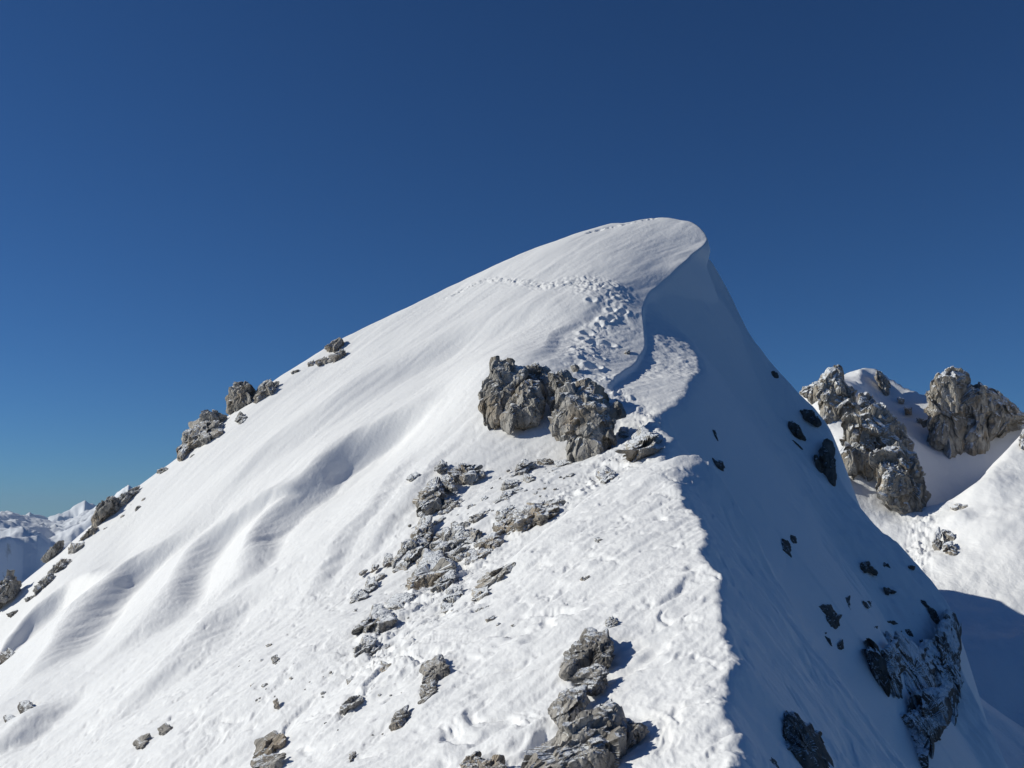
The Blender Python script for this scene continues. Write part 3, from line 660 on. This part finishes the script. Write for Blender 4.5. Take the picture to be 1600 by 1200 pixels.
rock('cliff', 'big dark cliff at the right foot of the shaded flank', 'cliff', CL, mat=ROCK_CLIFF, stand=.2, thick=.42, rough=.6, grow=1.08)
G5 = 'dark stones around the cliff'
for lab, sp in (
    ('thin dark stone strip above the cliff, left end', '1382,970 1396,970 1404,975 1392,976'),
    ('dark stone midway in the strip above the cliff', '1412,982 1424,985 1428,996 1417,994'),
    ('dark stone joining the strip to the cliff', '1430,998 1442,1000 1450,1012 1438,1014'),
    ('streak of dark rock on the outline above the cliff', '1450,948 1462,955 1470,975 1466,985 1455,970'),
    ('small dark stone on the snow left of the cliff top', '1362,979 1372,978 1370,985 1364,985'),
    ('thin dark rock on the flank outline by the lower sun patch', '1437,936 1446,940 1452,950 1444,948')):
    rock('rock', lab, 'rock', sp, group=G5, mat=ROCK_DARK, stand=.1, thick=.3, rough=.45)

# towers beyond the col
BH = lambda x, y: back_height(x, y, False)
def far(lab, sp, depth, **kw):
    if kw.pop('onground', False): depth = None; kw['fn'] = BH; kw['stand'] = .8; kw['grow'] = 1.04
    rock(kw.pop('name', 'rock'), lab, kw.pop('cat', 'rock'), sp, mat=ROCK_FAR, depth=depth, group=kw.pop('group', 'rocks around the col'), **kw)
far('jagged grey rock tower nearest the summit, split by dark cracks', '1283,600 1285,592 1296,581 1308,582 1316,596 1318,625 1310,660 1300,667 1285,658 1280,639|1308,583 1319,596 1335,612 1340,640 1330,655 1312,650 1308,620|1246,613 1263,605 1280,599 1284,615 1280,634 1262,624', 127, onground=True, name='rock_tower', cat='rock tower', group='rock towers beyond the col', thick=.5, rough=.6)
far('long pointed grey rock buttress running down into the col', '1330,658 1344,644 1372,639 1389,650 1395,700 1380,740 1350,748 1325,734 1312,709 1322,698 1327,672|1372,645 1389,650 1403,661 1417,692 1425,730 1405,770 1385,740 1375,690|1370,720 1400,705 1428,715 1441,777 1432,793 1409,792 1375,765', 105, onground=True, name='rock_tower', cat='rock tower', group='rock towers beyond the col', thick=.5, rough=.6)
far('small snow-topped rock between the split tower and the long buttress', '1345,617 1356,614 1368,628 1372,640 1355,642 1343,635', 118, onground=True, thick=.5)
far('massive rounded rock tower on the right with snow gullies', '1454,602 1465,589 1485,581 1499,586 1508,601 1512,640 1505,690 1502,717 1479,712 1457,701 1454,681 1458,670 1454,647 1453,622|1505,602 1522,599 1539,608 1548,640 1545,680 1539,706 1515,712 1500,680|1535,612 1558,613 1572,627 1589,644 1615,655 1572,668 1556,681 1540,690', 122, onground=True, name='rock_tower', cat='rock tower', group='rock towers beyond the col', thick=.5, rough=.6)
far('narrow dark rock on the snow peak above the bowl', '1367,582 1375,580 1389,605 1391,618 1381,614 1370,593', 0, onground=True)
far('tiny rock in the shaded bowl, upper left of three', '1402,622 1412,623 1412,631 1404,629', 0, onground=True)
far('rock in the shaded bowl, largest of three', '1413,637 1424,637 1424,647 1415,648', 0, onground=True)
far('flat rock in the shaded bowl, lowest of three', '1432,653 1443,655 1441,662 1434,659', 0, onground=True)
far('snow-topped knob on the crest right of the massive tower', '1575,653 1589,652 1597,664 1578,670', 0, onground=True)
far('rock cut by the right photo edge on the crest', '1595,674 1604,668 1612,700 1594,703', 0, onground=True)
rock('rock', 'ring-shaped rock with snow in its middle on the sunlit slope', 'rock', '1457,847 1461,833 1468,822 1472,838 1466,858 1464,868 1459,862|1470,828 1482,830 1493,838 1490,850 1478,846|1477,848 1488,846 1495,866 1485,875 1474,868', mat=ROCK_FAR, fn=BH, stand=.5, group='rocks around the col', thick=.5)
rock('rock', 'snow-covered rock lump on the sunlit slope above the ring', 'rock', '1485,793 1499,786 1516,793 1513,802 1491,798', mat=ROCK_FAR, fn=BH, stand=.3, group='rocks around the col')
rock('rock', 'tiny rock on the sunlit slope at the right edge', 'rock', '1586,810 1595,813 1599,822 1590,818', mat=ROCK_FAR, fn=BH, stand=.3, group='rocks around the col')
rock('rock', 'little rock at the lower left foot of the long buttress', 'rock', '1300,742 1310,742 1320,754 1308,766 1302,758', mat=ROCK_FAR, fn=BH, stand=.3, group='rocks around the col')
# small stones among them
rs = random.Random(11)
def scatter(n, zone, lab, group, smin_, smax_, mat=None):
    for k in range(n):
        z_ = zone[rs.randrange(len(zone))]; u = rs.gauss(z_[0], z_[2]); v = rs.gauss(z_[1], z_[3]); s_ = smin_+(smax_-smin_)*rs.random()**2
        pl = []
        ph = rs.random()*6
        for i in range(7):
            a = ph+i*2*math.pi/7; q = s_*(0.7+0.5*rs.random()); dx, dy = q*math.cos(a)*1.25, q*math.sin(a)*0.75
            pl.append('%.1f,%.1f' % (u+dx*.9-dy*-.3, v+dy-dx*.45))
        rock('stone', lab, 'stone', ' '.join(pl), mat=mat, group=group, stand=.1, thick=.4)
scatter(48, [(690,785,22,16),(670,850,24,22),(715,850,22,14),(660,900,18,18),(830,795,26,14),(600,900,14,16),(590,985,12,16)], 'fist to head sized broken stone packed between the larger rocks of the rubble band', 'broken stones between the larger rocks of the rubble band', 4, 10)
scatter(105, [(690,790,25,20),(700,835,30,16),(760,770,40,22),(740,820,36,20),(640,930,20,24),(640,890,25,16),(830,760,25,14),(690,900,20,18),(870,735,14,8)], 'small grey stone poking out of the snow in the rubble band', 'stones in the rubble band', 1.8, 5.5)
scatter(44, [(560,1060,60,30),(480,1100,60,40),(620,1090,30,30),(450,1040,50,25)], 'small brownish stone in the pitted snow at lower left', 'stones in the pitted snow', 1.5, 4.5)
scatter(10, [(735,950,22,12),(775,990,20,20)], 'small flat dark stone in the snow below the slanting slab', 'stones below the slanting slab', 1.5, 3.5)
scatter(12, [(1300,975,14,18),(1450,960,14,14),(1420,985,18,10)], 'small dark stone in the shaded snow above the cliff', 'stones above the cliff', 1.5, 3.5, ROCK_DARK)
scatter(10, [(300,712,12,6),(345,672,10,5)], 'small stone beside the big blocky crag on the left skyline', 'stones by the big skyline crag', 2, 5)
scatter(12, [(205,792,16,8),(150,838,12,8),(110,882,12,8)], 'small stone in the broken row along the lower left skyline', 'stones in the lower skyline row', 2, 5)

# ------------------------------------------------------------------ the air: far mountains fade a little towards blue
hv = np.array([(x, y, z) for x in (-15000, 15000) for y in (-3000, 15000) for z in (-906, 220)], float)
hm = mesh_np('haze', hv, np.array([(0,1,3,2),(4,6,7,5),(0,4,5,1),(2,3,7,6),(0,2,6,4),(1,5,7,3)]))
hz = bpy.data.materials.new('air'); hz.use_nodes = True; ht = hz.node_tree; ht.nodes.clear()
ho = ht.nodes.new('ShaderNodeOutputMaterial'); hp = ht.nodes.new('ShaderNodeVolumePrincipled')
hp.inputs['Color'].default_value = (0.52, 0.74, 1.0, 1); hp.inputs['Density'].default_value = 3.0e-5
ht.links.new(hp.outputs[0], ho.inputs['Volume'])
ha = link('haze', hm, hz, smooth=False); ha['kind'] = 'stuff'; ha['label'] = 'thin blue haze in the air before the far mountains'
